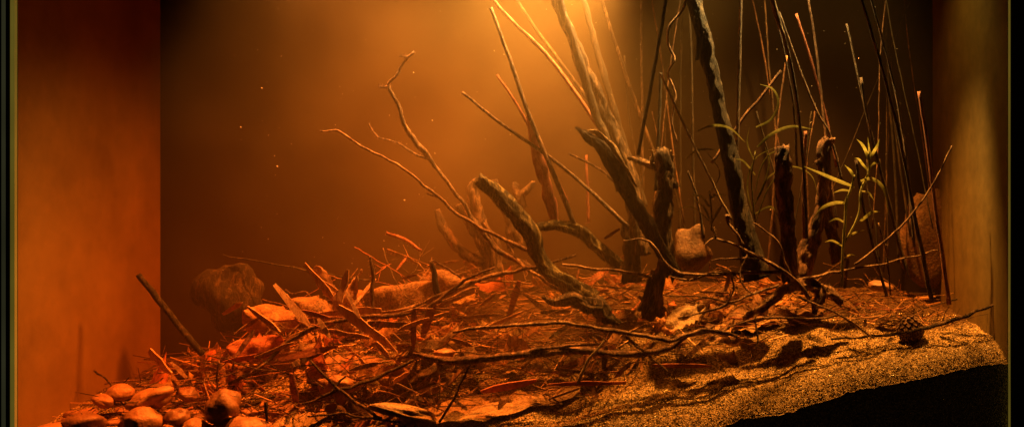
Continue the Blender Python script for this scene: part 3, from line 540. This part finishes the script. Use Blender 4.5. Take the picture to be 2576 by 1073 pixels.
# ------------------------------------------------------------- plants
def ribbon(V, F, pts, widths, n=6, keel=.2):
    S = catmull([Vector((p.x, p.y, p.z, w)) for p, w in zip(pts, widths)], n); C = [Vector(s[:3]) for s in S]; L = len(C); b = len(V)
    for i in range(L):
        t = (C[min(i+1, L-1)] - C[max(i-1, 0)]).normalized(); s = t.cross(Vector((.25, 1, .35))).normalized(); nn = s.cross(t); w = max(.0004, S[i][3])
        V += [C[i] - s * w, C[i] + nn * w * keel, C[i] + s * w]
    for i in range(L - 1):
        for k in range(2): F.append((b+i*3+k, b+i*3+k+1, b+i*3+k+4, b+i*3+k+3))
def plant(lab, base, stems, leaves, m, kw=1):
    e = bpy.data.objects.new('aquatic_plant', None); col.objects.link(e); e.location = W(*base); e['label'] = lab; e['category'] = 'plant'
    for s in stems:
        V, F = [], []; tube(V, F, [W(*p[:3]) for p in s], [p[3] * kw / 1000 for p in s], 7, 6, .15, .001)
        part('stem', mkmesh('stem', V, F, m, True, e.location), e)
    for s, w in leaves:
        V, F = [], []; n = len(s); P = [W(*p) for p in s]
        ribbon(V, F, P, [w * kw / 1000 * k for k in np.interp(np.linspace(0, 1, n), [0, .3, .7, 1], [.6, 1, .8, .05])]); part('leaf', mkmesh('leaf', V, F, m, True, e.location), e)
d = .2
plant('green leafy stem plant growing from gravel', (2118, 720, d),
  [[(2150, 440, d, 3), (2140, 475, d, 4), (2128, 510, d, 5), (2125, 560, d, 5), (2120, 640, d, 5), (2118, 720, d, 5)], [(2185, 380, d, 3), (2185, 430, d, 4), (2165, 480, d, 4), (2160, 540, d, 4), (2125, 610, d, 3)]],
  [([(2150, 470, d), (2110, 455, d-.02), (2070, 438, d-.03), (2022, 418, d-.03)], 6), ([(2165, 455, d), (2195, 450, d-.02), (2225, 478, d-.03), (2235, 540, d-.03)], 6), ([(2128, 510, d), (2100, 510, d-.02), (2070, 522, d-.02), (2040, 555, d-.03)], 6),
   ([(2160, 560, d), (2178, 545, d-.02), (2195, 533, d-.02), (2215, 532, d-.02)], 5), ([(2185, 405, d), (2178, 380, d), (2168, 362, d-.02), (2155, 350, d-.03)], 5), ([(2185, 405, d), (2196, 385, d), (2206, 368, d-.02), (2212, 350, d-.03)], 5), ([(2185, 420, d), (2187, 385, d), (2183, 345, d-.02)], 4),
   ([(2185, 430, d), (2172, 415, d), (2160, 400, d-.02), (2150, 398, d-.02)], 4), ([(2187, 425, d), (2200, 410, d), (2212, 412, d-.02)], 4), ([(2150, 450, d), (2140, 430, d), (2125, 415, d-.02)], 5), ([(2130, 600, d), (2150, 585, d-.02), (2175, 578, d-.02)], 4), ([(2165, 480, d), (2185, 485, d-.03), (2200, 505, d-.03)], 4),
   ([(2122, 620, d), (2095, 605, d-.02), (2075, 608, d-.03)], 4), ([(2120, 650, d), (2140, 640, d-.02), (2158, 645, d-.02)], 3), ([(2140, 480, d), (2118, 478, d), (2095, 485, d)], 4), ([(2125, 560, d), (2105, 550, d), (2085, 558, d)], 4)], M_GREEN, .85)
d = .25
plant('slender grassy plant with curling leaf', (1900, 560, d), [[(1900, 380, d, 2), (1890, 450, d, 3), (1900, 560, d, 3)]],
  [([(1902, 320, d), (1940, 300, d), (1958, 260, d), (1945, 225, d), (1912, 212, d)], 5), ([(1905, 370, d), (1940, 338, d), (1990, 318, d), (2045, 325, d)], 6), ([(1900, 440, d), (1870, 405, d), (1850, 400, d)], 4), ([(1905, 500, d), (1930, 450, d), (1970, 420, d)], 4), ([(1895, 520, d), (1920, 470, d), (1935, 410, d), (1925, 370, d)], 4), ([(1895, 540, d), (1940, 520, d), (1965, 560, d)], 4), ([(1900, 480, d), (1915, 420, d), (1940, 385, d), (1975, 380, d)], 3), ([(1895, 400, d), (1880, 360, d), (1885, 320, d)], 3),
   ([(1900, 560, d), (1935, 470, d), (1985, 420, d), (2040, 440, d), (2060, 500, d)], 3), ([(1900, 560, d), (1880, 470, d), (1900, 400, d), (1950, 370, d)], 3)], M_GRASS, .75)
plant('slender grassy plant leaning behind the trunk', (1790, 580, .25), [[(1785, 480, .25, 3), (1790, 530, .25, 3), (1790, 580, .25, 3)]],
  [([(1755, 330, .25), (1790, 316, .25), (1835, 322, .25), (1875, 358, .25)], 5), ([(1725, 400, .25), (1750, 380, .25), (1780, 375, .25), (1810, 380, .25)], 5), ([(1785, 500, .25), (1800, 490, .25), (1830, 490, .25)], 6),
   ([(1785, 520, .25), (1765, 495, .25), (1740, 490, .25)], 6), ([(1790, 560, .25), (1810, 525, .25), (1820, 510, .25)], 6), ([(1785, 550, .25), (1770, 520, .25), (1745, 500, .25)], 5), ([(1790, 480, .25), (1810, 430, .25), (1760, 360, .25)], 2.5), ([(1790, 560, .25), (1740, 520, .25), (1700, 530, .25)], 3)], M_GRASS, .75)
# ------------------------------------------------------------- suspended specks
V, F = [], []
for i in range(300):
    p = Vector((R.uniform(-.8, 1.1), R.uniform(.03, .6), R.uniform(.3, 1.2))); s = R.uniform(.0004, .0010); b = len(V)
    dv = Vector((R.gauss(0, 1), R.gauss(0, 1), R.gauss(0, 1))).normalized() * s * R.choice([1, 1, 1, 3])
    V += [p + dv, p - dv, p + Vector((0, s, 0)), p - Vector((0, s, 0)), p + Vector((0, 0, s)), p - Vector((s, 0, s))]
    F += [(b, b+2, b+4), (b+2, b+1, b+4), (b+1, b+3, b+4), (b+3, b, b+4), (b+2, b, b+5), (b+1, b+2, b+5), (b+3, b+1, b+5), (b, b+3, b+5)]
m, nt, bb = mat('debris_specks'); bb.inputs['Base Color'].default_value = (.7, .6, .42, 1)
o = thing('drifting_debris', mkmesh('drifting_debris', V, F, m, False), None, None); o['kind'] = 'stuff'; o['label'] = 'fine debris specks drifting in the water'

# ------------------------------------------------------------- light
def spot(loc, target, power, cone, blend, colr, rad=.02):
    l = bpy.data.lights.new('tank_lamp', 'SPOT'); l.energy = power; l.spot_size = math.radians(cone); l.spot_blend = blend; l.color = colr; l.shadow_soft_size = rad
    o = bpy.data.objects.new('tank_lamp', l); col.objects.link(o); o.location = loc
    o.rotation_euler = (Vector(target) - Vector(loc)).to_track_quat('-Z', 'Y').to_euler()
spot((.18, .42, 1.5), (-.42, .34, .2), 500, 90, .95, (1, .70, .28), .1)
spot((.7, .36, 1.9), (.72, .2, .1), 580, 58, .6, (1, .86, .40), .025)
spot((1.0, .3, 1.41), (1.3, .4, .5), 9, 90, 1, (1, .86, .26), .1)
spot((-.5, .42, 1.9), (-.6, .2, .0), 640, 56, 1, (1, .50, .16), .02)
# tea-stained water: clear air in front of the glass (density 0), cloudy silt plumes inside the tank (y > 0), thinned to the sides to darken them
m = bpy.data.materials.new('tannin_water'); m.use_nodes = True; nt = m.node_tree; nt.nodes.clear()
out = nt.nodes.new('ShaderNodeOutputMaterial')
g = nt.nodes.new('ShaderNodeNewGeometry'); sx = nt.nodes.new('ShaderNodeSeparateXYZ'); nt.links.new(g.outputs['Position'], sx.inputs[0])
gate = mathn(nt, 'GREATER_THAN', sx.outputs[1], .0)
silt = mathn(nt, 'MULTIPLY', gate, mrange(nt, sx.outputs[0], .1, .65, .21, .010))  # scatter thinned rightward so the unlit right back stays dark
silt = mathn(nt, 'MULTIPLY', silt, mrange(nt, sx.outputs[0], -.75, .0, .32, 1))  # thinned leftward too, darkening the far left
nz = noisetex(nt, 3.2, 2, g.outputs['Position'], .5)
silt = mathn(nt, 'MULTIPLY', silt, mrange(nt, nz, .35, .65, .6, 1.35))
ad = nt.nodes.new('ShaderNodeAddShader'); vs = nt.nodes.new('ShaderNodeVolumeScatter'); va = nt.nodes.new('ShaderNodeVolumeAbsorption')
vs.inputs['Color'].default_value = (1, .7, .32, 1); vs.inputs['Anisotropy'].default_value = .15; va.inputs['Color'].default_value = (.92, .54, 0, 1)
nt.links.new(silt, vs.inputs['Density']); nt.links.new(mathn(nt, 'MULTIPLY', gate, 1.9), va.inputs['Density'])
nt.links.new(vs.outputs[0], ad.inputs[0]); nt.links.new(va.outputs[0], ad.inputs[1]); nt.links.new(ad.outputs[0], out.inputs['Volume'])
wt = thing('water', boxmesh('water', m, -1.32, 1.32, -3.1, .76, -.345, 1.36), None, None)
wt['kind'] = 'structure'; wt['label'] = 'murky orange tea stained water'
w = bpy.data.worlds.new('World'); sc.world = w; w.use_nodes = True; nt = w.node_tree
nt.nodes['Background'].inputs[0].default_value = (1, .5, .15, 1); nt.nodes['Background'].inputs[1].default_value = .006
cam = bpy.data.cameras.new('camera'); co = bpy.data.objects.new('camera', cam); col.objects.link(co); sc.camera = co
co.location = (CX, -D, CZ); co.rotation_euler = (math.pi / 2, 0, 0)
cam.sensor_width = 36; cam.lens = 36 * D / 2.576; cam.shift_x = -(1676 - 1288) / 2576; cam.shift_y = -86.5 / 2576; cam.clip_end = 100; cam.clip_start = .05
